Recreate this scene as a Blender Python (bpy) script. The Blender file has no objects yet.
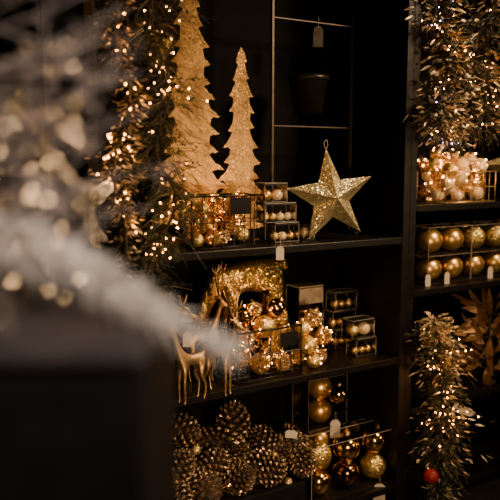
import bpy, math, random
from mathutils import Vector, Matrix, Euler
random.seed(11)
S = bpy.context.scene; COL = S.collection
PI = math.pi
R = random.uniform
# ------------------------------------------------------------------ camera frame
TH = math.radians(31); PIT = math.radians(7.16); F = 700.0
fh = Vector((math.sin(TH), math.cos(TH), 0)); rt = Vector((math.cos(TH), -math.sin(TH), 0)); UP = Vector((0, 0, 1))
CAM = Vector((-2.2*math.sin(TH), -2.2*math.cos(TH), 1.35))
fwd = fh*math.cos(PIT) - UP*math.sin(PIT); upv = fh*math.sin(PIT) + UP*math.cos(PIT)
def ray(px, py): return fwd*F + rt*(px-250) + upv*(250-py)
def onY(px, py, Y):
    d = ray(px, py); return CAM + d*((Y-CAM.y)/d.y)
def onZ(px, py, Z):
    d = ray(px, py); return CAM + d*((Z-CAM.z)/d.z)
def atD(px, py, D): return CAM + ray(px, py)*(D/F)
def sc(P): return (P-CAM).dot(fwd)/F
FACE = -TH
# ------------------------------------------------------------------ materials
def M(name, c, metal=0.0, rough=.5, glit=0.0, gsc=300, var=.3, vsc=30, emit=None, est=0.0, spec=.5, bump=0.0, bsc=60):
    m = bpy.data.materials.new(name); m.use_nodes = True
    nt = m.node_tree; N = nt.nodes; L = nt.links
    b = N['Principled BSDF']
    tc = N.new('ShaderNodeTexCoord')
    nz = N.new('ShaderNodeTexNoise'); nz.inputs['Scale'].default_value = vsc; nz.inputs['Detail'].default_value = 4
    L.new(tc.outputs['Object'], nz.inputs['Vector'])
    rp = N.new('ShaderNodeValToRGB')
    rp.color_ramp.elements[0].position = .3; rp.color_ramp.elements[1].position = .7
    rp.color_ramp.elements[0].color = (*[x*(1-var) for x in c], 1)
    rp.color_ramp.elements[1].color = (*[min(1, x*(1+var)) for x in c], 1)
    L.new(nz.outputs['Fac'], rp.inputs['Fac']); L.new(rp.outputs['Color'], b.inputs['Base Color'])
    b.inputs['Metallic'].default_value = metal; b.inputs['Roughness'].default_value = rough
    b.inputs['Specular IOR Level'].default_value = spec
    if glit:
        vo = N.new('ShaderNodeTexVoronoi'); vo.inputs['Scale'].default_value = gsc
        L.new(tc.outputs['Object'], vo.inputs['Vector'])
        s = N.new('ShaderNodeVectorMath'); s.operation = 'SUBTRACT'; s.inputs[1].default_value = (.5, .5, .5)
        L.new(vo.outputs['Color'], s.inputs[0])
        k = N.new('ShaderNodeVectorMath'); k.operation = 'SCALE'; k.inputs['Scale'].default_value = glit
        L.new(s.outputs[0], k.inputs[0])
        g = N.new('ShaderNodeNewGeometry')
        a = N.new('ShaderNodeVectorMath'); a.operation = 'ADD'
        L.new(g.outputs['Normal'], a.inputs[0]); L.new(k.outputs[0], a.inputs[1])
        n = N.new('ShaderNodeVectorMath'); n.operation = 'NORMALIZE'
        L.new(a.outputs[0], n.inputs[0]); L.new(n.outputs[0], b.inputs['Normal'])
    elif bump:
        n2 = N.new('ShaderNodeTexNoise'); n2.inputs['Scale'].default_value = bsc
        L.new(tc.outputs['Object'], n2.inputs['Vector'])
        bp = N.new('ShaderNodeBump'); bp.inputs['Strength'].default_value = bump; bp.inputs['Distance'].default_value = .01
        L.new(n2.outputs['Fac'], bp.inputs['Height']); L.new(bp.outputs['Normal'], b.inputs['Normal'])
    if emit:
        b.inputs['Emission Color'].default_value = (*emit, 1); b.inputs['Emission Strength'].default_value = est
    return m
black_wood = M('black_wood', (.0056, .0043, .0035), 0, .40, bump=.12, bsc=40, spec=.30)
black_back = M('black_back', (.0030, .0021, .0017), 0, .75, spec=.1)
dark_wall = M('dark_wall', (.006, .0045, .004), 0, .8, spec=.1)
dark_floor = M('dark_floor', (.010, .008, .007), 0, .5)
black_metal = M('black_metal', (.075, .053, .038), .4, .45)
basket_wire = M('basket_wire', (.010, .008, .006), .5, .4)
black_paint = M('black_paint', (.005, .0043, .004), 0, .6, spec=.2)
grey_top = M('grey_top', (.027, .0225, .021), 0, .75, spec=.2)
gold_sheet = M('gold_sheet', (.72, .415, .15), .82, .40, glit=.32, gsc=320, vsc=14, var=.4)
star_gold = M('star_gold', (.98, .72, .40), .82, .32, glit=.8, gsc=340)
deer_gold = M('deer_gold', (.95, .57, .18), .95, .28, glit=.95, gsc=165)
fig_gold = M('fig_gold', (.60, .38, .17), .9, .34, bump=.2)
ball_shiny = M('ball_shiny', (.90, .55, .18), 1, .14, vsc=2, var=.1)
ball_matte = M('ball_matte', (.88, .53, .17), .9, .34, vsc=2, var=.1)
ball_glit = M('ball_glit', (.92, .58, .20), .9, .35, glit=.8, gsc=14)
ball_bronze = M('ball_bronze', (.30, .16, .065), 1, .14, vsc=2, var=.1)
ball_cream = M('ball_cream', (.80, .59, .34), .2, .35, vsc=3, var=.12)
cap_gold = M('cap_gold', (.75, .5, .2), 1, .3)
cone_mat = M('cone_mat', (.085, .047, .023), .2, .5, vsc=60, var=.5)
cone_tip = M('cone_tip', (.50, .33, .175), .75, .33, glit=1.1, gsc=280, vsc=60, var=.6)
cone_core = M('cone_core', (.03, .02, .012), 0, .7)
fir = M('fir', (.032, .038, .016), 0, .5, vsc=8, var=.7)
fir_warm = M('fir_warm', (.038, .036, .016), 0, .5, vsc=8, var=.7)
bark = M('bark', (.03, .02, .012), 0, .8)
frost = M('frost', (.52, .40, .25), .5, .38, glit=.5, gsc=300)
pale_leaf = M('pale_leaf', (.66, .50, .27), .4, .45, glit=.3, gsc=300)
flock = M('flock', (.34, .28, .25), 0, .7, vsc=10, var=.7)
leaf_gold = M('leaf_gold', (.29, .16, .066), .6, .40, glit=.3, gsc=260)
pale_wire = M('pale_wire', (.60, .42, .2), .8, .35)
feather = M('feather', (.82, .74, .68), 0, .8)
paper = M('paper', (.66, .56, .44), 0, .7, var=.05)
twine = M('twine', (.55, .42, .28), 0, .8)
wire_m = M('wire_m', (.02, .02, .01), 0, .6)
gold_wire = M('gold_wire', (.90, .58, .22), 1, .25)
red_m = M('red_m', (.30, .010, .007), 0, .45)
lid_pale = M('lid_pale', (.50, .40, .28), 0, .5)
eye_black = M('eye_black', (.005, .005, .005), 0, .1)
crease_m = M('crease_m', (.42, .34, .24), .3, .22)
tray_m = M('tray_m', (.009, .007, .006), 0, .4)
bulb_warm = M('bulb_warm', (1, .7, .35), 0, .3, emit=(1, .38, .08), est=46)
bulb_soft = M('bulb_soft', (1, .7, .35), 0, .3, emit=(1, .43, .11), est=32)
bulb_glow = M('bulb_glow', (1, .7, .35), 0, .3, emit=(1, .45, .13), est=40)
bulb_dim = M('bulb_dim', (1, .7, .35), 0, .3, emit=(1, .58, .27), est=64)
bulb_cool = M('bulb_cool', (.6, .6, 1), 0, .3, emit=(.45, .36, 1), est=22)
def mixmat(name, tint, fac_lo, kind, base=(.9, .56, .2)):
    m = bpy.data.materials.new(name); m.use_nodes = True
    nt = m.node_tree; N = nt.nodes; L = nt.links
    N.remove(N['Principled BSDF']); out = N['Material Output']
    tr = N.new('ShaderNodeBsdfTransparent'); tr.inputs['Color'].default_value = (*tint, 1)
    mx = N.new('ShaderNodeMixShader'); tc = N.new('ShaderNodeTexCoord')
    if kind == 'clear':
        gl = N.new('ShaderNodeBsdfGlossy'); gl.inputs['Roughness'].default_value = .12
        nz = N.new('ShaderNodeTexNoise'); nz.inputs['Scale'].default_value = 25
        L.new(tc.outputs['Object'], nz.inputs['Vector'])
        lw = N.new('ShaderNodeLayerWeight'); lw.inputs['Blend'].default_value = .25
        ma = N.new('ShaderNodeMath'); ma.operation = 'MULTIPLY'; ma.inputs[1].default_value = .45
        L.new(lw.outputs['Fresnel'], ma.inputs[0])
        ad = N.new('ShaderNodeMath'); ad.operation = 'MULTIPLY_ADD'; ad.inputs[1].default_value = .06
        L.new(nz.outputs['Fac'], ad.inputs[0]); L.new(ma.outputs[0], ad.inputs[2])
        L.new(ad.outputs[0], mx.inputs[0]); L.new(tr.outputs[0], mx.inputs[1]); L.new(gl.outputs[0], mx.inputs[2])
    else:
        p = N.new('ShaderNodeBsdfPrincipled'); p.inputs['Base Color'].default_value = (*base, 1)
        p.inputs['Metallic'].default_value = .85; p.inputs['Roughness'].default_value = .22
        vo = N.new('ShaderNodeTexVoronoi'); vo.feature = 'DISTANCE_TO_EDGE'; vo.inputs['Scale'].default_value = 3.6
        L.new(tc.outputs['Object'], vo.inputs['Vector'])
        rp = N.new('ShaderNodeValToRGB'); rp.color_ramp.elements[0].color = (1, 1, 1, 1); rp.color_ramp.elements[1].color = (fac_lo,)*3+(1,)
        rp.color_ramp.elements[0].position = .03; rp.color_ramp.elements[1].position = .11
        L.new(vo.outputs['Distance'], rp.inputs[0])
        lw = N.new('ShaderNodeLayerWeight'); lw.inputs['Blend'].default_value = .35
        mx2 = N.new('ShaderNodeMath'); mx2.operation = 'MAXIMUM'
        L.new(rp.outputs['Color'], mx2.inputs[0]); L.new(lw.outputs['Facing'], mx2.inputs[1]); L.new(mx2.outputs[0], mx.inputs[0])
        bp = N.new('ShaderNodeBump'); bp.inputs['Strength'].default_value = .5; bp.inputs['Distance'].default_value = .1
        L.new(vo.outputs['Distance'], bp.inputs['Height']); L.new(bp.outputs['Normal'], p.inputs['Normal'])
        L.new(tr.outputs[0], mx.inputs[1]); L.new(p.outputs[0], mx.inputs[2])
    L.new(mx.outputs[0], out.inputs['Surface'])
    return m
clear = mixmat('clear_plastic', (.97, .96, .94), 0, 'clear')
amber = mixmat('amber_crackle', (.95, .72, .40), .52, 'amber')
glassy = mixmat('pale_crackle', (.98, .86, .62), .28, 'amber', (.95, .70, .38))
# ------------------------------------------------------------------ mesh builder
def perp(d):
    a = Vector((0, 0, 1)) if abs(d.z) < .9 else Vector((1, 0, 0))
    u = d.cross(a).normalized(); return u, d.cross(u).normalized()
class MB:
    def __init__(s): s.v = []; s.f = []
    def add(s, vs, fs):
        n = len(s.v); s.v += [tuple(x) for x in vs]; s.f += [tuple(i+n for i in f) for f in fs]
    def box(s, c, d, skip=()):
        c = Vector(c); h = [x/2 for x in d]
        vs = [Vector((x*h[0], y*h[1], z*h[2])) for x in (-1, 1) for y in (-1, 1) for z in (-1, 1)]
        fs = {'left': (0, 1, 3, 2), 'right': (4, 6, 7, 5), 'front': (0, 4, 5, 1), 'back': (2, 3, 7, 6), 'bottom': (0, 2, 6, 4), 'top': (1, 5, 7, 3)}
        s.add([c+v for v in vs], [f for k, f in fs.items() if k not in skip])
    def tube(s, pts, r, n=6):
        pts = [Vector(p) for p in pts]; m = len(pts); vs = []; fs = []
        u = None
        for i, p in enumerate(pts):
            d = (pts[min(i+1, m-1)]-pts[max(i-1, 0)])
            d = d.normalized() if d.length > 1e-9 else Vector((0, 0, 1))
            if u is None: u, w = perp(d)
            else:
                u = (u-d*u.dot(d))
                u = u.normalized() if u.length > 1e-6 else perp(d)[0]
                w = d.cross(u)
            rr = r[i] if isinstance(r, (list, tuple)) else r
            for k in range(n):
                a = 2*PI*k/n; vs.append(p+u*(math.cos(a)*rr)+w*(math.sin(a)*rr))
        for i in range(m-1):
            for k in range(n):
                fs.append((i*n+k, i*n+(k+1) % n, (i+1)*n+(k+1) % n, (i+1)*n+k))
        fs.append(tuple(range(n-1, -1, -1))); fs.append(tuple((m-1)*n+k for k in range(n)))
        s.add(vs, fs)
    def lathe(s, prof, n=24, c=(0, 0, 0)):
        c = Vector(c); vs = []; fs = []
        for r, z in prof:
            for k in range(n):
                a = 2*PI*k/n; vs.append(c+Vector((r*math.cos(a), r*math.sin(a), z)))
        for i in range(len(prof)-1):
            for k in range(n):
                fs.append((i*n+k, i*n+(k+1) % n, (i+1)*n+(k+1) % n, (i+1)*n+k))
        s.add(vs, fs)
    def sphere(s, c, r, n=16, m=10, sz=1):
        s.lathe([(max(1e-5, r*math.sin(PI*i/m)), -r*sz*math.cos(PI*i/m)) for i in range(m+1)], n, c)
    def prism(s, poly, y0, y1):
        n = len(poly)
        vs = [(x, y0, z) for x, z in poly]+[(x, y1, z) for x, z in poly]
        s.add(vs, [tuple(range(n)), tuple(range(2*n-1, n-1, -1))]+[(i, i+n, (i+1) % n+n, (i+1) % n) for i in range(n)])
    def mesh(s, name, mat, smooth=False):
        me = bpy.data.meshes.new(name); me.from_pydata(s.v, [], s.f); me.update()
        if smooth: me.polygons.foreach_set('use_smooth', [True]*len(me.polygons))
        if mat: me.materials.append(mat)
        return me
    def build(s, name, mat, parent=None, smooth=False, bevel=0):
        return link(name, s.mesh(name, mat, smooth), parent, bevel)
def link(name, me, parent=None, bevel=0):
    o = bpy.data.objects.new(name, me); COL.objects.link(o)
    if parent: o.parent = parent
    if bevel:
        b = o.modifiers.new('Bevel', 'BEVEL'); b.width = bevel; b.segments = 2
    return o
def tag(o, label, cat, group=None):
    o['label'] = label; o['category'] = cat
    if group: o['group'] = group
    return o
def thing(name, label, cat, loc=(0, 0, 0), rz=0, group=None, rot=None, scale=1):
    o = bpy.data.objects.new(name, None); o.empty_display_size = .02; COL.objects.link(o)
    o.location = loc; o.rotation_euler = rot if rot else (0, 0, rz); o.scale = scale if isinstance(scale, tuple) else (scale,)*3
    return tag(o, label, cat, group)
def struct(name, c, d, m):
    b = MB(); b.box(c, d); o = b.build(name, m); o['kind'] = 'structure'; return o
def smooth(pts, k=6):
    pts = [Vector(p) for p in pts]; out = []
    for i in range(len(pts)-1):
        p0 = pts[max(i-1, 0)]; p1 = pts[i]; p2 = pts[i+1]; p3 = pts[min(i+2, len(pts)-1)]
        for j in range(k):
            t = j/k
            out.append(.5*((2*p1)+(p2-p0)*t+(2*p0-5*p1+4*p2-p3)*t*t+(3*p1-p0-3*p2+p3)*t**3))
    out.append(pts[-1]); return out
def along(path, t):
    x = max(0, min(.99999, t))*(len(path)-1); i = int(x); return path[i].lerp(path[i+1], x-i)
def nnsort(pts):
    pts = list(pts); out = [pts.pop(0)]
    while pts:
        j = min(range(len(pts)), key=lambda k: (pts[k]-out[-1]).length); out.append(pts.pop(j))
    return out
def drop_pack(x0, x1, y0, y1, z0, radii, prev=None, tries=14, zmax=9):
    out = list(prev) if prev else []; new = []
    for r in radii:
        best = None
        for _ in range(tries):
            x = R(x0+r, x1-r); y = R(y0+r, y1-r); z = z0+r
            for q, rp in out:
                d2 = (q.x-x)**2+(q.y-y)**2; rr = r+rp
                if d2 < rr*rr: z = max(z, q.z+math.sqrt(rr*rr-d2))
            if best is None or z < best.z: best = Vector((x, y, z))
        if best.z+r > zmax: continue
        out.append((best, r)); new.append((best, r))
    return new
def glow(p, e, col=(1, .42, .10)):
    l = bpy.data.lights.new('fairy_glow', 'POINT'); l.energy = e; l.color = col; l.shadow_soft_size = .003
    o = bpy.data.objects.new('fairy_glow', l); COL.objects.link(o); o.location = p
# ------------------------------------------------------------------ room
struct('floor', (.3, -1, -.05), (7, 5, .1), dark_floor)
struct('wall_back', (.3, .55, 1.4), (7, .1, 2.8), dark_wall)
struct('wall_left', (-2.6, -1, 1.4), (.1, 3.2, 2.8), dark_wall)
struct('wall_right', (3.2, -1, 1.4), (.1, 3.2, 2.8), dark_wall)
struct('ceiling', (.3, -1, 2.85), (7, 5, .1), dark_wall)
# ------------------------------------------------------------------ shelving
Z1, Z2, Z3 = 1.079, .630, .130
RZ1, RZ2, RZ3 = 1.193, .874, .42
XL = onY(100, 240, 0).x; XD0 = onY(400, 240, 0).x; XD1 = onY(418, 240, 0).x; XM = (XD0+XD1)/2
SD = .42; H = 2.2
def unit(name, label, x0, x1, shelves):
    t = thing(name, label, 'shelving', ((x0+x1)/2, SD/2, 0))
    cx, cy = (x0+x1)/2, SD/2
    th = .032
    for x in (x0+th/2, x1-th/2):
        b = MB(); b.box((x-cx, 0, H/2), (th, SD, H)); b.build('side_panel', black_wood, t, bevel=.002)
    for z in shelves:
        b = MB(); b.box((0, -.004, z-.0125), (x1-x0-2*th-.001, SD-.008, .025)); b.build('shelf_board', black_wood, t, bevel=.0025)
    b = MB(); b.box((0, SD/2+.006, H/2), (x1-x0, .012, H)); b.build('back_panel', black_back, t)
    return t
unit('shelving_unit', 'black wooden shelf unit holding the gold star and pine cones', XL-.03, XM, [.06, Z3, Z2, Z1, 2.19])
unit('shelving_unit', 'black wooden shelf unit with boxed gold baubles, right of the upright divider', XM, XM+.95, [.06, RZ3, RZ2, RZ1, 2.19])
# ------------------------------------------------------------------ helpers for goods
def ico(r, sz=1, n=8, m=6):
    b = MB(); b.sphere((0, 0, 0), r, n, m, sz); return b
BULB = {}
def string_light(pts, label, r=.0042, mat=bulb_warm, group=None, wr=.0007, cool=0, sort=True):
    if sort: pts = nnsort(pts)
    root = thing('string_light', label, 'fairy lights', pts[0], group=group)
    o = pts[0]
    b = MB(); b.tube([p-o for p in smooth(pts, 3)], wr, 4); b.build('wire', wire_m, root)
    for i, p in enumerate(pts):
        mm = bulb_cool if cool and random.random() < cool else mat
        key = (round(r, 5), mm.name)
        if key not in BULB: BULB[key] = ico(r, 1.3).mesh('bulb', mm, True)
        k = link('bulb', BULB[key], root); k.location = p-o; k.rotation_euler = (R(-1, 1), R(-1, 1), 0); k.scale = (R(.5, 1.4),)*3
    return root
def sprig(mb, base, d, L, nn, nl, w, droop=.3):
    d = d.normalized(); u, v = perp(d)
    tip = base+d*L-UP*(droop*L)
    mb.tube([base, base+d*L*.5-UP*droop*L*.25, tip], [w*1.1, w*.8, w*.3], 3)
    for i in range(nn):
        t = (i+.5)/nn; p = base+d*(L*t)-UP*(droop*L*t*t)
        a = i*2.4+R(-.3, .3); s = u*math.cos(a)+v*math.sin(a)
        q = (s*.75+d*.7).normalized()
        wv = q.cross(Vector((R(-1, 1), R(-1, 1), R(-1, 1)))).normalized()*w
        ln = nl*(1.05-.45*t)*R(.8, 1.15)
        mb.add([p-wv, p+wv, p+q*ln], [(0, 1, 2)])
def leafquad(mb, base, d, L, w, curl=.2, seg=4, face=None):
    d = d.normalized(); u, v = perp(d)
    if face is not None:
        s = d.cross(face).normalized()
    else:
        a = R(0, 6.28); s = u*math.cos(a)+v*math.sin(a)
    n = s.cross(d)
    vs = []; fs = []
    for i in range(seg+1):
        t = i/seg; p = base+d*(L*t)+n*(curl*L*t*t)
        ww = w*max(.02, math.sin(PI*(.06+.94*t**.85)))
        vs += [p-s*ww+n*ww*.3, p, p+s*ww+n*ww*.3]
    for i in range(seg):
        for k in range(2):
            j = i*3+k; fs.append((j, j+1, j+4, j+3))
    mb.add(vs, fs)
def clump(path, rad, n, L, nn, nl, w, base=None):
    mb = MB()
    for i in range(n):
        t = R(0, 1); p = along(path, t); rr = rad(t)
        a = R(0, 2*PI); d = Vector((math.cos(a), math.sin(a), R(-.9, .4)))
        sprig(mb, p+d*rr*R(0, .5)-base, d, min(L, rr)*R(.5, 1.3), nn, nl, w, R(.1, .7))
    return mb
def leafclump(path, rad, n, base, ls, lw):
    mb = MB()
    for i in range(n):
        t = R(0, 1); p = along(path, t); rr = rad(t)
        a = R(0, 2*PI); d = Vector((math.cos(a), math.sin(a), R(-1.0, .4))).normalized()
        o = p+d*rr*R(0, .6)-base; L = rr*R(.3, .7); u, v = perp(d)
        mb.tube([o, o+d*L*.5, o+d*L-UP*L*.2], [.0012, .0010, .0006], 3)
        for j in range(7):
            f = (j+1)/7; a2 = j*2.4
            leafquad(mb, o+d*L*f-UP*(L*.2*f*f), d*.8+(u*math.cos(a2)+v*math.sin(a2))*.9, ls*R(.6, 1.2), lw*R(.7, 1.2), R(-.3, .4), 3)
    return mb
def spread(path, rad, n, t0=0, t1=1):
    out = []; cl = [R(t0, t1) for _ in range(8)]
    for i in range(n):
        if random.random() < .7: t = max(t0, min(t1, random.choice(cl)+random.gauss(0, .026)))
        else: t = R(t0, t1)
        p = along(path, t); a = R(0, 2*PI); rr = rad(t)*R(.15, 1.05)
        out.append(p+Vector((math.cos(a), math.sin(a)*.8-.25, R(-.3, .3)))*rr)
    return out
# ------------------------------------------------------------------ baubles
BM = {}
def bauble(c, r, mat, label, group=None, tilt=.5, name='bauble'):
    if mat.name not in BM:
        b = MB(); b.sphere((0, 0, 0), 1, 32, 20); BM[mat.name] = b.mesh('ball', mat, True)
    if 'cap' not in BM:
        b = MB(); b.lathe([(.001, 1.22), (.2, 1.22), (.23, 1.19), (.24, .97), (.27, .94), (.2, .9)], 18); BM['cap'] = b.mesh('cap', cap_gold, True)
        b = MB(); b.tube([(.11*math.cos(a*PI/6), 0, 1.3+.13*math.sin(a*PI/6)) for a in range(13)], .025, 6); BM['loop'] = b.mesh('loop', cap_gold, True)
    t = thing(name, label, 'bauble', c, group=group, rot=(R(-tilt, tilt), R(-tilt, tilt), R(0, 6)), scale=r)
    link('ball', BM[mat.name], t); k = link('cap', BM['cap'], t); link('loop', BM['loop'], k)
    return t
def clear_box(x, y, z, w, d, h, label, group=None, rz=0, lid=False, name='clear_box', cat='box', cr=.0010):
    t = thing(name, label, cat, (x, y, z), rz, group)
    b = MB(); b.box((0, 0, h/2+.0015), (w-.001, d-.001, h-.003), skip=('front', 'top')); b.build('clear_shell', clear, t)
    b = MB(); b.box((0, 0, .0025), (w+.001, d+.001, .005)); b.build('tray', tray_m, t, bevel=.001)
    b = MB()
    for sx in (-1, 1):
        for sy in (-1, 1): b.tube([(sx*w/2, sy*d/2, .004), (sx*w/2, sy*d/2, h)], cr, 5)
        b.tube([(sx*w/2, -d/2, h), (sx*w/2, d/2, h)], cr, 5); b.tube([(-w/2, sx*d/2, h), (w/2, sx*d/2, h)], cr, 5)
    b.build('crease', crease_m, t)
    if lid:
        b = MB(); b.box((0, 0, h-.004), (w+.003, d+.003, .008)); b.build('lid', tray_m, t, bevel=.001)
    return t
def hang_tag(p, w, h, label, rz=FACE, tiltx=0, roll=0, mat=paper, group=None):
    s = sc(p); t = thing('price_tag', label, 'price tag', p, group=group, rot=(tiltx, roll, rz))
    b = MB(); w *= s; h *= s
    b.prism([(-w/2, 0), (w/2, 0), (w/2, h*.82), (w*.25, h), (-w*.25, h), (-w/2, h*.82)], -.0006, .0006); b.build('card', mat, t)
    b = MB(); b.tube([(0, 0, h*.9), (.002, -.002, h*1.2), (0, .003, h*1.45)], .0007, 4); b.build('string', twine, t)
    return t
def wire_basket(x0, x1, y0, y1, z, h, label, plate=None, nx=6, ny=3, mat=None, k=1):
    mat = mat or basket_wire
    cx, cy = (x0+x1)/2, (y0+y1)/2; t = thing('wire_basket', label, 'basket', (cx, cy, z))
    w, d = (x1-x0)/2, (y1-y0)/2; r = .0034*k
    b = MB()
    for zz in (.003, h):
        b.tube([(-w, -d, zz), (w, -d, zz), (w, d, zz), (-w, d, zz), (-w, -d, zz)], r, 6)
    for sx in (-1, 1):
        for sy in (-1, 1): b.tube([(sx*w, sy*d, 0), (sx*w, sy*d, h)], r, 6)
    b.build('frame', mat, t, True)
    b = MB(); r = .0018*k
    for i in range(1, nx):
        x = -w+2*w*i/nx
        b.tube([(x, -d, h), (x, -d, .003), (x, d, .003), (x, d, h)], r, 5)
    for i in range(1, ny):
        y = -d+2*d*i/ny
        b.tube([(-w, y, h), (-w, y, .003), (w, y, .003), (w, y, h)], r, 5)
    b.tube([(-w, -d, h/2), (w, -d, h/2), (w, d, h/2), (-w, d, h/2), (-w, -d, h/2)], r, 5)
    b.build('wire_grid', mat, t)
    if plate:
        b = MB(); b.box((plate[0], -d-.005, plate[1]), (plate[2], .003, plate[3])); b.build('name_plate', black_paint, t, bevel=.001)
    return t
def wire_tangle(bc, n, label):
    pts = []
    for i in range(n):
        q, r = random.choice(bc); d = Vector((R(-1, 1), R(-1, .4), R(-.3, 1))).normalized(); pts.append(q+d*(r+R(.002, .008)))
    pts = nnsort(pts); o = pts[0]; b = MB(); path = smooth([p-o for p in pts], 5)
    path = [p+Vector((math.sin(i*1.9), math.cos(i*1.9), math.sin(i*1.3)))*.0045 for i, p in enumerate(path)]
    b.tube(path, .0008, 4)
    t = b.build('gold_wire', gold_wire); t.location = o
    return tag(t, label, 'wire')
# ------------------------------------------------------------------ gold cut-out trees
def cutout(cx, apex, base, hw, tiers, Y, label):
    P = onY(cx, (apex+base)/2, Y); s = sc(P); z0 = Z1
    Hh = onY(cx, apex, Y).z-z0; W = hw*s/math.cos(math.radians(11))
    t = thing('gold_tree', label, 'decorative tree', (P.x, Y, z0), math.radians(-14))
    left = []; right = []
    for side, arr in ((-1, left), (1, right)):
        for i in range(tiers):
            a2 = (i+1)/tiers
            wi = W*(.10+.90*a2**.85)*R(.80, 1.12)
            zt = Hh*(1-a2*.93)+Hh/tiers*R(-.12, .12); st = Hh/tiers
            arr.append((side*wi*.66, zt+st*.52)); arr.append((side*wi*R(.72, .78), zt+st*.36)); arr.append((side*wi*R(.78, .86), zt+st*.30))
            arr.append((side*wi*.92, zt+st*.14)); arr.append((side*wi, zt+st*R(.0, .18)))
            arr.append((side*wi*.86, zt+st*.01)); arr.append((side*wi*R(.76, .82), zt+st*R(.02, .08))); arr.append((side*wi*R(.58, .70), zt-st*.06))
    poly = [(0, Hh)]+right+[(W*.12, Hh*.06), (W*.12, .004), (-W*.12, .004), (-W*.12, Hh*.06)]+left[::-1]
    b = MB(); b.prism(poly[::-1], -.002, .002); b.build('tree_panel', gold_sheet, t)
    b = MB(); b.box((0, 0, .004), (W*1.1, .07, .008)); b.build('foot_plate', gold_sheet, t, bevel=.001)
cutout(191, -28, 240, 43, 14, .25, 'tall gold metal cut-out fir tree partly behind the lit garland')
cutout(241, 47, 240, 28, 11, .21, 'shorter gold metal cut-out fir tree with pointed tip, beside the taller one')
# ------------------------------------------------------------------ ladder frame
P0 = onY(272, 150, .22); P1 = onY(350, 150, .22)
t = thing('ladder_frame', 'tall black metal ladder frame standing behind the star', 'frame', ((P0.x+P1.x)/2, .22, Z1))
w = (P1.x-P0.x)/2
for sx in (-1, 1):
    b = MB(); b.box((sx*w, 0, .52), (.009, .012, 1.04)); b.build('upright', black_metal, t, bevel=.001)
for py in (22, 127, -40):
    b = MB(); b.box((0, 0, onY(311, py, .22).z-Z1), (2*w-.009, .010, .005)); b.build('rung', black_metal, t, bevel=.001)
for sx in (-1, 1):
    b = MB(); b.box((sx*w, -.004, .005), (.02, .10, .01)); b.build('foot', black_metal, t, bevel=.001)
Pp = onY(308, 114, .205); s = sc(Pp)
t = thing('hanging_pot', 'small black pot hanging inside the ladder frame', 'pot', Pp)
b = MB(); b.lathe([(.001, 0), (14*s, 0), (19*s, 32*s), (21*s, 33*s), (21*s, 37*s), (19*s, 37*s), (17.5*s, 32*s), (13*s, 3*s), (.001, 3*s)], 28); b.build('pot_body', M('pot_black', (.010, .008, .006), 0, .35, spec=.4), t, True)
zr = onY(308, 22, .22).z-Pp.z
b = MB(); b.tube(smooth([(-20*s, 0, 35*s), (-14*s, 0, zr*.7), (0, .012, zr+.008), (14*s, 0, zr*.7), (20*s, 0, 35*s)], 6), .0006, 5); b.build('wire_handle', black_back, t)
hang_tag(onY(318, 47, .205), 10, 20, 'small grey tag hanging high on the ladder frame rung', mat=M('grey_card', (.08, .065, .05), 0, .7))
# ------------------------------------------------------------------ stars
def star(px, py, Y, Rpx, label, rz, z0, rotk=0, mat=star_gold):
    c = onY(px, py, Y); s = sc(c); Rr = Rpx*s; pts = []
    zc = -min(Rr*math.sin(PI/2+rotk+i*PI/5) for i in range(0, 10, 2))+.0005
    t = thing('star', label, 'star', (c.x, c.y, z0), rz)
    for i in range(10):
        a = PI/2+rotk+i*PI/5; r = Rr if i % 2 == 0 else Rr*.41
        pts.append((r*math.cos(a), 0, zc+r*math.sin(a)))
    dep = Rr*.32
    vs = pts+[(0, -dep, zc), (0, dep, zc)]
    fs = [(10, i, (i+1) % 10) for i in range(10)]+[(11, (i+1) % 10, i) for i in range(10)]
    b = MB(); b.add(vs, fs); b.build('star_body', mat, t)
    tp = Vector(pts[0])
    b = MB(); b.tube(smooth([tp-Vector((0, 0, .006)), tp+Vector((-.008, 0, .014)), tp+Vector((0, 0, .028)), tp+Vector((.006, 0, .014)), tp-Vector((0, 0, .006))], 5), .0008, 5)
    b.build('hanging_loop', twine, t)
    return t
star(331, 194, .06, 49, 'large champagne gold glitter star standing at the shelf edge', math.radians(-14), Z1, math.radians(7))
star(516, 164, .08, 36, 'gold glitter star cut off by the right edge of view, on the upper right shelf', math.radians(-42), RZ1, math.radians(16))
# ------------------------------------------------------------------ basket on the upper shelf
x0 = onY(192, 240, .04).x; x1 = onY(264, 240, .04).x
s = sc(onY(230, 240, .04))
wire_basket(x0, x1, .04, .17, Z1, 52*s, 'black wire basket of small gold baubles on the star\'s shelf', ((onY(240, 205, .04).x-(x0+x1)/2), 42*s, 24*s, 17*s), 7, 3)
bc = drop_pack(x0+.004, x1-.004, .044, .166, Z1+.005, [R(.020, .030) for _ in range(52)], zmax=Z1+.175)
for q, r in bc:
    bauble(q, r, random.choice([amber, ball_glit, glassy, ball_matte, ball_shiny]), 'small gold bauble heaped in the wire basket on the star\'s shelf', 'small baubles in the upper wire basket', 1)
def on_surface(bc, n):
    out = []
    for i in range(n):
        q, r = random.choice(bc); d = Vector((R(-1, 1), R(-1, .2), R(-.6, 1))).normalized(); out.append(q+d*(r+.003))
    return out
string_light(on_surface(bc, 24), 'warm fairy lights among small baubles in the upper wire basket', .0018, bulb_soft)
wire_tangle(bc, 50, 'tangled gold wire over the small baubles in the upper basket')
glow(Vector((x0+.09, .03, Z1+.19)), .10); glow(Vector((x1-.06, .03, Z1+.18)), .10)
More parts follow.
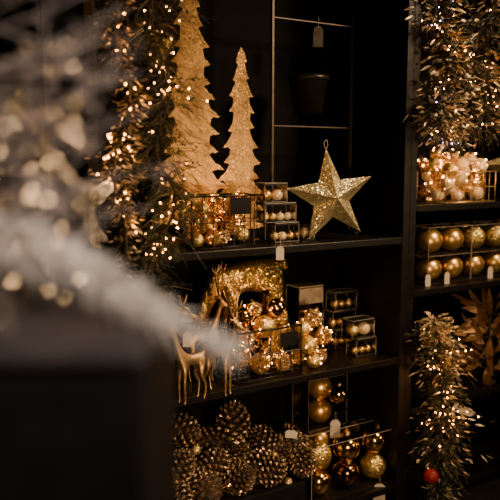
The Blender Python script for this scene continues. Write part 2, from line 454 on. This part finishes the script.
def box_px(px, py_bot, w, h, Y, z, label, n=(2, 1), d=.06, lid=True, bm=(ball_glit, ball_cream, ball_matte), glabel='', grp=''):
    P = onY(px, py_bot, Y-d/2); s = sc(P); W = w*s*.95; Hh = h*s
    clear_box(P.x, Y, z, W, d, Hh, label, lid=lid)
    r = min(W/n[0]/2, d/n[1]/2, (Hh-.014)/2)*.92
    for i in range(n[0]):
        for j in range(n[1]):
            bauble((P.x-W/2+W*(i+.5)/n[0], Y-d/2+d*(j+.5)/n[1], z+.006+r), r, random.choice(bm), glabel, grp, .6)
    return Hh
G = 'tiny ornaments in the boxes left of the star'; GL = 'tiny gold or cream ornament inside a clear box left of the star'
h = box_px(287, 243, 30, 20, .10, Z1, 'bottom clear box in the stack left of the star', (3, 1), glabel=GL, grp=G)
h2 = box_px(281, 224, 38, 20, .10, Z1+h, 'widest clear box, middle of the stack left of the star', (4, 1), glabel=GL, grp=G)
box_px(276, 204, 28, 20, .10, Z1+h+h2, 'topmost clear box of the stack left of the star', (2, 1), glabel=GL, grp=G)
box_px(309, 240, 14, 15, .14, Z1, 'small single clear box standing behind the star\'s left foot', (1, 1), glabel='tiny ornament in the single box behind the star\'s left foot', grp=None)
hang_tag(onY(280, 260, -.006), 8, 14, 'white price tag hanging over the front edge of the star\'s shelf')
# ------------------------------------------------------------------ deer
def skin(verts, edges, rad, name, mat, lv=2):
    me = bpy.data.meshes.new(name); me.from_pydata(verts, edges, [])
    o = bpy.data.objects.new(name+'_skin', me); COL.objects.link(o)
    o.modifiers.new('Skin', 'SKIN'); sd = o.modifiers.new('Sub', 'SUBSURF'); sd.levels = lv; sd.render_levels = lv
    for i, q in enumerate(rad):
        k = me.skin_vertices[0].data[i]; k.radius = (q, q); k.use_root = (i == 0)
    bpy.context.view_layer.update(); dg = bpy.context.evaluated_depsgraph_get()
    res = bpy.data.meshes.new_from_object(o.evaluated_get(dg)); res.name = name
    res.materials.clear(); res.materials.append(mat)
    res.polygons.foreach_set('use_smooth', [True]*len(res.polygons))
    bpy.data.objects.remove(o); return res
def deer_mesh(graze, mat, k=1.0, g=1.0):
    V = [(-.22, 0, .60), (0, 0, .585), (.20, 0, .61)]; Q = [.115*k, .11*k, .125*k]; E = [(0, 1), (1, 2)]
    def chain(st, pts):
        p = st
        for q in pts:
            V.append(q[:3]); Q.append(q[3]*g); E.append((p, len(V)-1)); p = len(V)-1
        return p
    if graze:
        hd = chain(2, [(.32, 0, .56, .085), (.43, 0, .40, .058), (.49, 0, .24, .058), (.56, 0, .12, .03)]); hd -= 1
        for sy in (-1, 1): chain(hd, [(.47, sy*.06, .29, .02), (.43, sy*.13, .32, .012)])
    else:
        hd = chain(2, [(.29, 0, .74, .075), (.36, 0, .93, .048), (.42, 0, 1.03, .055), (.55, 0, .97, .026)]); hd -= 1
        for sy in (-1, 1): chain(hd, [(.385, sy*.06, 1.08, .018), (.34, sy*.13, 1.11, .010)])
    chain(0, [(-.33, 0, .65, .035), (-.37, 0, .60, .02)])
    for sy in (-1, 1):
        chain(0, [(-.22, sy*.08, .47, .075), (-.17, sy*.085, .37, .048), (-.29, sy*.085, .22, .024), (-.26, sy*.085, .05, .018), (-.235, sy*.085, .012, .022)])
        chain(2, [(.20, sy*.07, .47, .052), (.215, sy*.075, .26, .025), (.20, sy*.075, .05, .017), (.225, sy*.075, .012, .022)])
    return skin(V, E, Q, 'deer_body', mat)
def antlers(graze, h=1.0):
    b = MB()
    for sy in (-1, 1):
        if graze:
            base = Vector((.47, sy*.03, .29)); D = lambda f, o, u: base+Vector((f*.6+u*.85, sy*o, u*.35-f*.2))
        else:
            base = Vector((.40, sy*.025, 1.07)); D = lambda f, o, u: base+Vector((f, sy*o, u*h))
        b.tube(smooth([D(0, 0, 0), D(-.05, .06, .12), D(-.06, .13, .25), D(.0, .16, .38)], 5), [.020]*8+[.016]*5+[.012]*3, 6)
        b.tube([D(-.04, .05, .10), D(.04, .08, .18), D(.07, .08, .24)], [.015, .013, .006], 6)
        b.tube([D(-.06, .11, .22), D(-.13, .16, .32), D(-.14, .18, .38)], [.014, .012, .006], 6)
        b.tube([D(-.04, .14, .30), D(.05, .20, .36), D(.08, .2, .42)], [.013, .010, .005], 6)
    return b
body_s = deer_mesh(False, fig_gold, .74, .92); ant_s = antlers(False, 1.15).mesh('antlers', fig_gold, True)
def deer(p, z, k, rz, label, body, ant, eyes, group=None):
    t = thing('reindeer_figurine', label, 'reindeer', (p.x, p.y, z), rz, group, scale=k)
    link('body', body, t); link('antlers', ant, t)
    for e in eyes:
        b = MB(); b.sphere(e, .012, 8, 6); b.build('eye', eye_black, t, True)
es = [(.455, -.046, 1.045), (.455, .046, 1.045)]
deer(onZ(191, 402, Z2), Z2, (.165, .175, .225), math.radians(195), 'slim gold reindeer figurine at the left end of the shelf, facing left', body_s, ant_s, es)
deer(onZ(219, 394, Z2), Z2, (.16, .17, .225), math.radians(-62), 'slim gold reindeer figurine facing forward, beside the wire basket', body_s, ant_s, es)
deer(onZ(202, 381, Z2), Z2, (.16, .17, .255), math.radians(-20), 'slim gold reindeer figurine behind the other two, facing right', body_s, ant_s, es)
hang_tag(onZ(187, 347, Z2+.14), 8, 15, 'white tag hanging from the leftmost gold reindeer figurine')
hang_tag(onZ(214, 344, Z2+.14), 9, 15, 'white tag on the reindeer figurine beside the wire basket')
body_b = deer_mesh(True, deer_gold, 1.0); ant_b = antlers(True).mesh('antlers', deer_gold, True)
P = onY(250, 300, .25)
deer(P, Z2, (.42, .40, .545), math.radians(178), 'large gold glitter reindeer with lowered head at the back of the shelf', body_b, ant_b, [(.50, -.055, .25), (.50, .055, .25)])
# ------------------------------------------------------------------ basket on the middle shelf
x0 = onY(238, 375, .03).x; x1 = onY(301, 375, .03).x; s = sc(onY(270, 375, .03))
wire_basket(x0, x1, .03, .165, Z2, 50*s, 'black wire basket heaped with crackled gold glass baubles', ((x1-x0)*.28, 38*s, 20*s, 14*s), 6, 3)
bc = drop_pack(x0+.004, x1-.004, .034, .161, Z2+.005, [R(.028, .040) for _ in range(26)], zmax=Z2+.22, tries=30)
bc += drop_pack(x0+.02, x1-.005, .036, .158, Z2+.10, [R(.026, .036) for _ in range(14)], bc, zmax=Z2+.265, tries=30)
for q, r in bc:
    bauble(q, r, random.choice([amber, glassy, glassy, ball_glit, ball_shiny]), 'gold bauble heaped in the middle wire basket', 'baubles heaped in the middle basket', 1)
GLb = 'gold bauble piled on the shelf right of the middle wire basket'
xr = onY(337, 365, .03).x
b2 = drop_pack(x1+.003, xr, .02, .15, Z2, [R(.026, .035) for _ in range(15)], zmax=Z2+.20)
for q, r in b2: bauble(q, r, random.choice([amber, glassy, ball_glit]), GLb, 'baubles piled right of the middle basket', 1)
string_light(on_surface(bc+b2, 64), 'warm fairy lights wound through the crackled gold baubles', .0017, bulb_soft)
wire_tangle(bc, 80, 'tangled gold wire over the crackled baubles in the middle basket')
glow(Vector(((x0+x1)/2, .0, Z2+.27)), .11); glow(Vector((x1+.03, .0, Z2+.2)), .08); glow(Vector((x0+.03, .03, Z2+.25)), .08); glow(Vector(((x0+x1)/2, .10, Z2+.38)), .14)
# label box right of it
P = onY(316, 350, .27); Px = P.x; hb_ = .235
t = clear_box(Px, .35, Z2, .115, .09, hb_, 'tall clear box with a pale label behind the crackled baubles')
b = MB(); b.box((0, -.0465, hb_-.035), (.112, .0015, .062)); b.build('label_card', lid_pale, t)
b = MB(); b.box((0, 0, hb_+.002), (.117, .092, .004)); b.build('lid', lid_pale, t, bevel=.001)
for k in range(2):
    bauble((Px, .35, Z2+.006+.042+k*.085), .041, [ball_matte, ball_shiny][k], 'gold bauble inside the tall labelled box behind the crackled baubles', 'baubles in the tall labelled box', .3)
G = 'small ornaments in the clear boxes beside the crackled baubles'; GL = 'small gold or cream ornament inside the clear boxes right of the crackled baubles'
h = box_px(366, 366, 26, 19, .10, Z2, 'bottom clear box, front stack at the right end of the reindeer shelf', (3, 1), glabel=GL, grp=G)
h2 = box_px(363, 346, 30, 19, .10, Z2+h, 'top clear box, front stack at the right end of the reindeer shelf', (2, 1), glabel=GL, grp=G)
hh = box_px(346, 354, 28, 19, .24, Z2, 'bottom clear box, rear stack at the right end of the reindeer shelf', (3, 1), glabel=GL, grp=G)
hb = box_px(344, 338, 30, 19, .24, Z2+hh, 'second clear box up, rear stack at the right end of the reindeer shelf', (3, 1), glabel=GL, grp=G)
box_px(346, 320, 28, 19, .24, Z2+hh+hb, 'topmost clear box, rear stack at the right end of the reindeer shelf', (3, 1), glabel=GL, grp=G)
# ------------------------------------------------------------------ pine cones on a riser
RTOP = .235
xa = max(onY(140, 500, .02).x, XL+.01); xb = onY(306, 500, .02).x
t = MB(); t.box((0, 0, (RTOP-Z3)/2), (xb-xa, .37, RTOP-Z3)); o = t.build('display_riser', black_paint, None, bevel=.003)
o.location = ((xa+xb)/2, .205, Z3); tag(o, 'low black display block under the pine cones', 'riser')
def cone_meshes():
    L = .115; Rm = .047; b = MB(); N = 80; tp = MB()
    for i in range(N):
        t = i/(N-1); z = -L/2+L*t*.92; a = i*2.39996
        rr = Rm*(math.sin(PI*(.16+.80*t))**.75)
        o = Vector((math.cos(a), math.sin(a), 0)); sd = Vector((-o.y, o.x, 0)); up = .10+.9*t
        w = .0125*(1.1-.55*t)
        tip = o*rr+UP*(z+rr*up*.45)
        inn = o*(rr*.2)+UP*(z-.004)
        mid = o*(rr*.80)+UP*(z+rr*up*.26)
        vs = [inn, mid-sd*w, mid+sd*w, tip+UP*.004, tip-UP*.004+o*.001, mid+UP*.006]
        b.add(vs, [(0, 1, 5), (0, 5, 2), (1, 3, 5), (5, 3, 2), (0, 4, 1), (0, 2, 4), (1, 4, 3), (2, 3, 4)])
        e = .0009
        l_ = mid-sd*(w*.7+e)+(tip-mid)*.5; r_ = mid+sd*(w*.7+e)+(tip-mid)*.5; tu = tip+UP*.0052+o*e; td = tip-UP*.0048+o*(.001+e); mu = mid+UP*.0068+(tip-mid)*.6
        tp.add([l_, r_, tu, td, mu], [(0, 2, 4), (4, 2, 1), (0, 3, 2), (1, 2, 3)])
    c = MB(); c.lathe([(.001, -L/2-.004), (.016, -L/2), (.02, -.02), (.014, L*.2), (.001, L*.46)], 12)
    st = MB(); st.tube([(0, 0, -L/2), (.002, 0, -L/2-.014)], [.005, .004], 8)
    return b.mesh('scales', cone_mat), tp.mesh('frosted_tips', cone_tip), c.mesh('core', cone_core, True), st.mesh('stem', cone_core, True)
CM = cone_meshes()
cones = [(176, 500, .07, 1), (208, 496, .07, 1.0), (240, 502, .07, 1), (272, 498, .07, .95), (303, 484, .07, 1.0),
         (180, 466, .12, 1), (214, 464, .13, 1), (256, 468, .13, 1.08), (297, 447, .15, 1.08), (282, 472, .16, .95), (236, 478, .12, .95),
         (182, 430, .20, 1.08), (233, 422, .20, 1.2), (208, 440, .26, .95), (264, 440, .24, 1.0), (280, 452, .24, .9), (290, 470, .28, .9), (238, 452, .22, .95), (198, 482, .10, .9), (168, 484, .10, .9)]
for i, (px, py, Y, k) in enumerate(cones):
    p = onY(px, py, Y); p.x = max(p.x, XL+.06); p.z = max(p.z, RTOP+.048)
    t = thing('pine_cone', 'brown pine cone with pale frosted tips heaped on the bottom shelf', 'pine cone', p, group='frosted pine cones on the bottom shelf', rot=(R(.3, 2.2), R(-.6, .6), R(0, 6)), scale=k*1.10)
    link('scales', CM[0], t); link('frosted_tips', CM[1], t); link('core', CM[2], t); link('stem', CM[3], t)
hang_tag(onY(291, 438, .09), 12, 8, 'small white tag sticking out among the frosted pine cones', roll=.1)
for px, py, Y, r in ((274, 456, .11, .017), (228, 486, .05, .016), (288, 482, .05, .016), (196, 450, .15, .017), (316, 470, .10, .018)):
    bauble(onY(px, py, Y), r, random.choice([ball_shiny, ball_glit]), 'small gold bauble tucked between the frosted pine cones', 'small baubles between the pine cones', 1)
# ------------------------------------------------------------------ boxed baubles bottom right
def bauble_box(px0, px1, Y, d, z, h, r, nx, ny, nz, mats, label, gl, grp, y_ref=450, cr=.0009):
    x0 = onY(px0, y_ref, Y).x; x1 = onY(px1, y_ref, Y).x
    clear_box((x0+x1)/2, Y+d/2, z, x1-x0, d, h, label, cr=cr)
    for k in range(nz):
        for j in range(ny):
            for i in range(nx):
                bauble((x0+(x1-x0)*(i+.5)/nx, Y+d*(j+.5)/ny, z+.006+r+k*2.02*r), r, mats[(i+j+k*2) % len(mats)], gl, grp, .35)
bauble_box(312, 396, .03, .108, Z3, .210, .0505, 3, 1, 2, [ball_shiny, ball_bronze, ball_glit, ball_shiny], 'large clear box of gold and bronze baubles at the front of the bottom shelf', 'large gold or bronze bauble in the front box on the bottom shelf', 'large boxed baubles on the bottom shelf', cr=.0014)
bauble_box(308, 346, .19, .105, Z3, .20, .045, 1, 1, 2, [ball_matte, ball_shiny], 'lower clear box behind the large boxed baubles on the bottom shelf', 'gold bauble in the lower clear box behind the large ones', 'baubles in the lower rear box', cr=.0006)
bauble_box(308, 346, .19, .105, Z3+.20, .20, .047, 1, 1, 2, [ball_matte, ball_matte], 'upper clear box of matte gold baubles stacked beside the pine cones', 'matte gold bauble stacked in the upper clear box beside pine cones', 'baubles in the upper rear box', cr=.0006)
bauble_box(350, 392, .19, .105, Z3, .20, .047, 1, 1, 2, [ball_matte, ball_matte], 'clear box of gold baubles at the rear right of the bottom shelf', 'gold bauble in the rear right box on the bottom shelf', 'rear right boxed baubles', cr=.0006)
q = onY(338, 394, .165); bauble(q, .036, ball_shiny, 'shiny gold bauble hanging above the bottom shelf, beside the matte ones', None, .1)
hang_tag(onY(335, 438, .183), 10, 19, 'upright white price tag hanging above the large boxed baubles')
hang_tag(onY(379, 500, .02), 12, 17, 'white price tag on the front of the large bauble box')
# ------------------------------------------------------------------ right unit goods
GL = ['gold bauble in the lower row of boxes on the right-hand shelf', 'gold bauble in the upper row of boxes on the right-hand shelf']
names = [['lower clear box of baubles next to the divider on the right shelf', 'lower clear box of baubles away from the divider on the right shelf'],
         ['upper clear box of baubles next to the divider on the right shelf', 'upper clear box of baubles away from the divider on the right shelf']]
xs = [onY(428, 262, .06).x, onY(471, 262, .06).x, onY(514, 262, .06).x]
for row in range(2):
    for b_ in range(2):
        xA, xB = xs[b_]+.001, xs[b_+1]-.001; z = RZ2+row*.112; r = .050
        clear_box((xA+xB)/2, .115, z, xB-xA, .11, .1115, names[row][b_], cr=.0012)
        n = 2
        for i in range(n):
            bauble((xA+(xB-xA)*(i+.5)/n, .115, z+.006+r), min(r, (xB-xA)/4-.0005), [ball_matte, ball_glit][b_ and row], GL[row], ['lower', 'upper'][row]+' row of boxed baubles on the right shelf', .3)
def shelf_tag(px, label):
    p = onY(px, 280, .045); p.z = RZ2; hang_tag(p, 5, 12, label)
shelf_tag(428, 'narrow white price tag beside the divider, below boxed baubles')
shelf_tag(447, 'narrow white price tag in the middle of the boxed bauble shelf')
shelf_tag(490, 'narrow white price tag near the right edge below boxed baubles')
p = onY(453, 407, -.003)
hang_tag(p, 8, 22, 'white tag lying tilted beside the bronze leaves', roll=1.9)
# lit cream ornaments in a wire basket
P = onY(450, 203, .12); s = sc(P)
rw = 33*s; hh = 52*s
bx0, bx1 = P.x-rw*1.04, P.x+rw*1.04
wire_basket(bx0, bx1, .015, .215, RZ1, 30*s, 'pale wire basket of glowing cream ornaments on the upper right shelf', None, 8, 4, pale_wire, .8)
cr_ = drop_pack(bx0+.004, bx1-.004, .019, .211, RZ1+.004, [R(.022, .032) for _ in range(74)], zmax=RZ1+hh*.86, tries=24)
cr_ += drop_pack(bx0+.05, bx1-.05, .03, .18, RZ1+.06, [R(.024, .032) for _ in range(12)], cr_, zmax=RZ1+hh*1.02, tries=24)
for q, r in cr_:
    bauble(q, r, random.choice([ball_cream, ball_cream, glassy, ball_glit]), 'cream gold ornament heaped in the pale wire basket on the upper right shelf', 'cream ornaments in the pale basket', 1)
pts = on_surface(cr_, 64)+[onY(440+R(-8, 8), 150-8*i, -.02) for i in range(3)]
string_light(pts, 'warm fairy lights trailing into the basket of cream ornaments', .0023, bulb_glow)
glow(Vector((P.x-.06, -.02, RZ1+.15)), .24, (1, .48, .15)); glow(Vector((P.x+.06, -.02, RZ1+.12)), .24, (1, .48, .15)); glow(Vector((P.x, .10, RZ1+.26)), .22, (1, .48, .15))
# bronze leaf spray
P = onY(486, 414, .08); P.z = RZ3
t = thing('leaf_spray', 'spray of pointed dark bronze gold leaves on the right-hand shelf', 'leaf spray', P)
b = MB(); st = MB(); s = sc(P); cf = (CAM-P); cf.z = 0; cf.normalize()
for i in range(66):
    h0 = R(.02, .33); a = i*2.4+R(-.3, .3)
    d = (rt*math.cos(a)+UP*(math.sin(a)*.6+.40)+cf*R(-.1, .6))
    o = Vector((0, 0, h0)); p1 = o+d.normalized()*R(.01, .08)
    leafquad(b, p1, d, R(.09, .14), R(.011, .018), R(-.3, .2), 7, face=(cf+Vector((R(-.7, .7), R(-.7, .7), R(-.3, .8)))).normalized()); st.tube([o, p1], .0018, 5)
st.tube([(0, 0, 0), (0, 0, .35)], .004, 6)
st.lathe([(.001, 0), (.035, 0), (.035, .006), (.006, .012)], 16)
b.build('leaves', leaf_gold, t, True); st.build('stem', bark, t)
# ------------------------------------------------------------------ garlands
def garland(ctrl, Y, radpx, nf, label, needle, nfrost, frost_mat=frost, anchor=2.185, L=.1, leafy=0, name='fir_garland', nl=.020, lsz=1, floor=False, cat='garland', grow=None, leaves=0, lf=(.024, .0050), nw=.0009):
    pts = [onY(px, py, Y) for px, py in ctrl]
    if anchor: pts = [Vector((pts[0].x, -.004, anchor))]+pts
    if floor: pts[-1] = Vector((pts[-1].x, pts[-1].y, 0))
    path = smooth(pts, 8); base = path[-1] if floor else path[0]; s = sc(pts[1]); o1 = R(0, 6)
    t = thing(name, label, cat, base)
    rad = lambda q: radpx*s*(.85+.28*math.sin(q*15+o1)+.24*math.sin(q*37+o1*2))*(grow(q) if grow else 1)
    b = MB(); b.tube([p-base for p in path], .004, 6)
    if floor: b.lathe([(.001, 0), (.06, 0), (.06, .012), (.008, .02)], 20)
    b.build('stem', bark, t)
    if nf: clump(path, rad, nf, L, 30, nl, nw, base).build('needles', needle, t)
    if leaves: leafclump(path, rad, leaves, base, *lf).build('leaves', needle, t)
    if nfrost:
        b = MB()
        for i in range(nfrost):
            q = R(0, 1); p = along(path, q); a = R(0, 2*PI); d = Vector((math.cos(a), math.sin(a)-.2, R(-.9, .2))); rr = rad(q)
            if leafy:
                p2 = p+d*rr*R(.2, 1.1)-base; leafquad(b, p2, d, R(.012, .030)*lsz, R(.002, .005)*lsz, R(-.3, .4), 3)
            else:
                sprig(b, p+d*rr*.3-base, d, rr*R(.5, 1.0), 12, .007, .0006, R(.2, .7))
        b.build('frosted_leaves', frost_mat, t)
    return path, rad, t, base
pa, ra, _, _ = garland([(162, -70), (152, 20), (170, 90), (156, 150), (176, 200), (154, 255), (128, 330)], -.06, 40, 720, 'thick dark fir garland with warm lights hanging at the left of the shelves', fir, 160, leaves=170, lf=(.016, .0034), nl=.014, nw=.0008)
pb, rb, _, _ = garland([(126, -70), (116, 30), (130, 100), (114, 170), (126, 230), (120, 330)], -.13, 19, 160, 'slender frosted twig garland hanging left of the thick fir garland', fir_warm, 760, name='frosted_garland', leafy=1, nl=.010, leaves=70, lf=(.015, .0030), lsz=.85, nw=.0007)
string_light(spread(pa, ra, 84, .12, .86), 'warm fairy lights wound around the thick dark fir garland', .0018)
string_light(spread(pb, rb, 84, .12, .85), 'warm fairy lights wound around the slender frosted garland', .0019)
pc, rc, _, _ = garland([(446, -70), (436, 10), (452, 60), (438, 105), (446, 142)], -.05, 30, 160, 'frosted leafy garland with lights hanging against the divider at upper right', fir_warm, 640, leafy=1, name='frosted_garland', nl=.012, lsz=1.5, leaves=260, lf=(.021, .0048))
pd, rd, _, _ = garland([(488, -70), (494, 5), (474, 50), (492, 95), (478, 125)], -.03, 40, 160, 'frosted leafy garland hanging at the top right edge of view', fir_warm, 640, leafy=1, name='frosted_garland', nl=.012, lsz=1.5, leaves=300, lf=(.021, .0048))
string_light(spread(pc, rc, 74, .2, 1), 'warm and violet fairy lights on the garland against the divider', .0018, cool=.25)
string_light(spread(pd, rd, 62, .2, 1), 'warm fairy lights on the garland at the top right edge', .0018, cool=.08)
pe, re_, te, be = garland([(434, 320), (438, 350), (443, 400), (440, 450), (438, 520)], -.07, 27, 260, 'small bushy lit fir tree with pale ferny tips, right of the divider', fir_warm, 460, anchor=None, leafy=1, name='fir_tree', L=.1, nl=.012, floor=True, cat='tree', grow=lambda q: .85+.25*min(1, q*1.6), leaves=320, lf=(.019, .0040), lsz=1.2)
b = MB()
for i in range(90):
    q = R(0, .34); p = along(pe, q); a = R(0, 2*PI); d = Vector((math.cos(a), math.sin(a)-.3, R(-.3, .8)))
    L_ = R(.045, .08); u, v = perp(d.normalized()); dn = d.normalized()
    for j in range(7):
        for sgn in (-1, 1):
            leafquad(b, p-be+dn*(re_(q)*.15+L_*j/7)-UP*(.02*(j/7)**2), dn+u*sgn*.8, .022*(1-j/9), .0040, .1, 3)
b.build('fern_fronds', pale_leaf, te)
string_light(spread(pe, re_, 68, .08, .8), 'warm fairy lights on the small bushy fir tree', .0020)
for path, rad, ts, e in ((pa, ra, (.2, .32, .45, .58, .72), .15), (pb, rb, (.2, .35, .5, .65, .8), .14), (pc, rc, (.35, .55, .75, .92), .15), (pd, rd, (.4, .65, .9), .15), (pe, re_, (.12, .3, .45, .6), .13)):
    for q_ in ts:
        glow(along(path, q_)+Vector((R(-.02, .02), -rad(q_)*.75, R(-.02, .02))), e)
p = onY(431, 476, -.115)
bauble(p, .028, red_m, 'red bauble hanging in the small bushy fir tree')
# ------------------------------------------------------------------ foreground plinth, flocked tree, feather
def fg(lat, dep, z=0): return CAM*1+fh*dep+rt*lat+UP*(z-CAM.z)
PZ = 1.20
c = fg(-.084-.35, .68); c.z = 0
t = thing('plinth', 'black square plinth in the blurred left foreground', 'plinth', c, FACE)
b = MB(); b.box((0, 0, (PZ-.02)/2), (.69, .25, PZ-.02)); b.build('plinth_body', black_paint, t, bevel=.003)
b = MB(); b.box((0, 0, PZ-.01), (.70, .26, .02)); b.build('plinth_top', grey_top, t, bevel=.008)
c = fg(-.27, .72, PZ)
t = thing('flocked_tree', 'blurred snow-flocked small fir tree on the foreground plinth', 'tree', c)
b = MB(); b.tube([(0, 0, 0), (0, 0, .8)], [.012, .003], 8); b.lathe([(.001, 0), (.05, 0), (.05, .012), (.012, .02)], 16); b.build('trunk', bark, t)
b = MB(); tips = []; low = []
for i in range(140):
    z = R(.03, .24) if i < 104 else R(.24, .78)
    q = (.15*(1-z/1.2)+.03)*R(.6, 1.1); a = R(0, 2*PI); d = Vector((math.cos(a), math.sin(a), R(-.35, .7)))
    o = Vector((0, 0, z)); pts = smooth([o, o+d*q*.5+Vector((R(-1, 1), R(-1, 1), R(-1, 1)))*.015, o+d*q+UP*R(-.03, .03)], 3)
    b.tube(pts, .0007, 4)
    for k in range(6):
        f = R(.25, 1); dd = Vector((R(-1, 1), R(-1, 1), R(-.8, .9)))
        sprig(b, along(pts, f), dd, R(.012, .024), 10, .007, .0006, .1)
        w_ = c+along(pts, f)+dd*.012
        (low if z < .26 else tips).append(w_)
b.build('flocked_branches', flock, t)
inview = lambda p: -.28 < (p-CAM).dot(rt) < -.145 and (p-c).dot(fh) < .05
low = [p for p in low if inview(p)]; tips = [p for p in tips if inview(p)]
random.shuffle(low); random.shuffle(tips)
front = [atD(R(-15, 100)-max(0, (py-250))*.2, py, R(.66, .78)) for py in [R(120, 300) for _ in range(66)]]
string_light(low[:40]+front+tips[:12], 'blurred warm fairy lights on the flocked foreground tree', .0006, bulb_dim)
for p in low[40:72]+tips[12:18]:
    bauble(p, R(.0016, .0040), random.choice([ball_glit, ball_shiny]), 'small gold bauble blurred on the flocked foreground tree', 'small baubles on the flocked tree', .2)
q = smooth([fg(-.36, .68, PZ+.004), atD(-20, 240, .68), atD(40, 248, .67), atD(110, 284, .65), atD(170, 319, .62), atD(230, 348, .60)], 14)
t = thing('feather_spray', 'long wispy white feather drooping over the foreground plinth edge', 'feather', q[0])
b = MB(); b.tube([p-q[0] for p in q], .0008, 5); b.build('quill', paper, t)
b = MB()
for i in range(680):
    f = R(.1, 1); p = along(q, f)-q[0]; d = (along(q, min(1, f+.02))-along(q, f-.02)).normalized(); u, v = perp(d)
    a = R(0, 2*PI); e = (u*math.cos(a)+v*math.sin(a))*1.0+d*1.0
    ln = .038*(1.10-f*.66)*R(.3, 1.2); w = d.cross(e).normalized()*.0006
    b.add([p-w, p+w, p+e*ln*.6+w*.6-UP*.1*ln, p+e*ln-UP*.3*ln], [(0, 1, 2), (0, 2, 3)])
b.build('barbs', feather, t)
# ------------------------------------------------------------------ lights
def area(loc, tgt, e, size, col=(1, .66, .36), spread=180):
    l = bpy.data.lights.new('key_fill_lamp', 'AREA'); l.energy = e; l.size = size; l.color = col; l.spread = math.radians(spread)
    o = bpy.data.objects.new('key_fill_lamp', l); COL.objects.link(o); o.location = loc
    o.rotation_euler = (Vector(tgt)-Vector(loc)).to_track_quat('-Z', 'Y').to_euler()
area((1.25, -1.25, 2.3), (.30, .1, 1.05), 15, .22, (1, .70, .42), spread=100)
area((1.7, -1.6, 1.3), (.65, .1, .6), 4.2, .25)  # unseen fill lamp, added to brighten the lower right-hand goods
area((-.5, -1.8, .95), (.15, .1, .66), 4.4, .2, (1, .66, .36), 70)  # unseen low fill, added to reach goods shaded by the board above
area(fg(.35, .1, 2.0), fg(-.16, .64, 1.27), 3.0, .25, (1, .82, .69), 60)  # unseen fill lamp, added to lift the foreground feather and tree
w = bpy.data.worlds.new('World'); S.world = w; w.use_nodes = True
w.node_tree.nodes['Background'].inputs[0].default_value = (.007, .0046, .0034, 1); w.node_tree.nodes['Background'].inputs[1].default_value = 1
# ------------------------------------------------------------------ camera
cd = bpy.data.cameras.new('Camera'); co = bpy.data.objects.new('Camera', cd); COL.objects.link(co)
cd.sensor_width = 36; cd.lens = 36*F/500; cd.clip_start = .02
co.location = CAM; co.rotation_euler = fwd.to_track_quat('-Z', 'Y').to_euler()
cd.dof.use_dof = True; cd.dof.focus_distance = 2.35; cd.dof.aperture_fstop = 2.0
S.camera = co
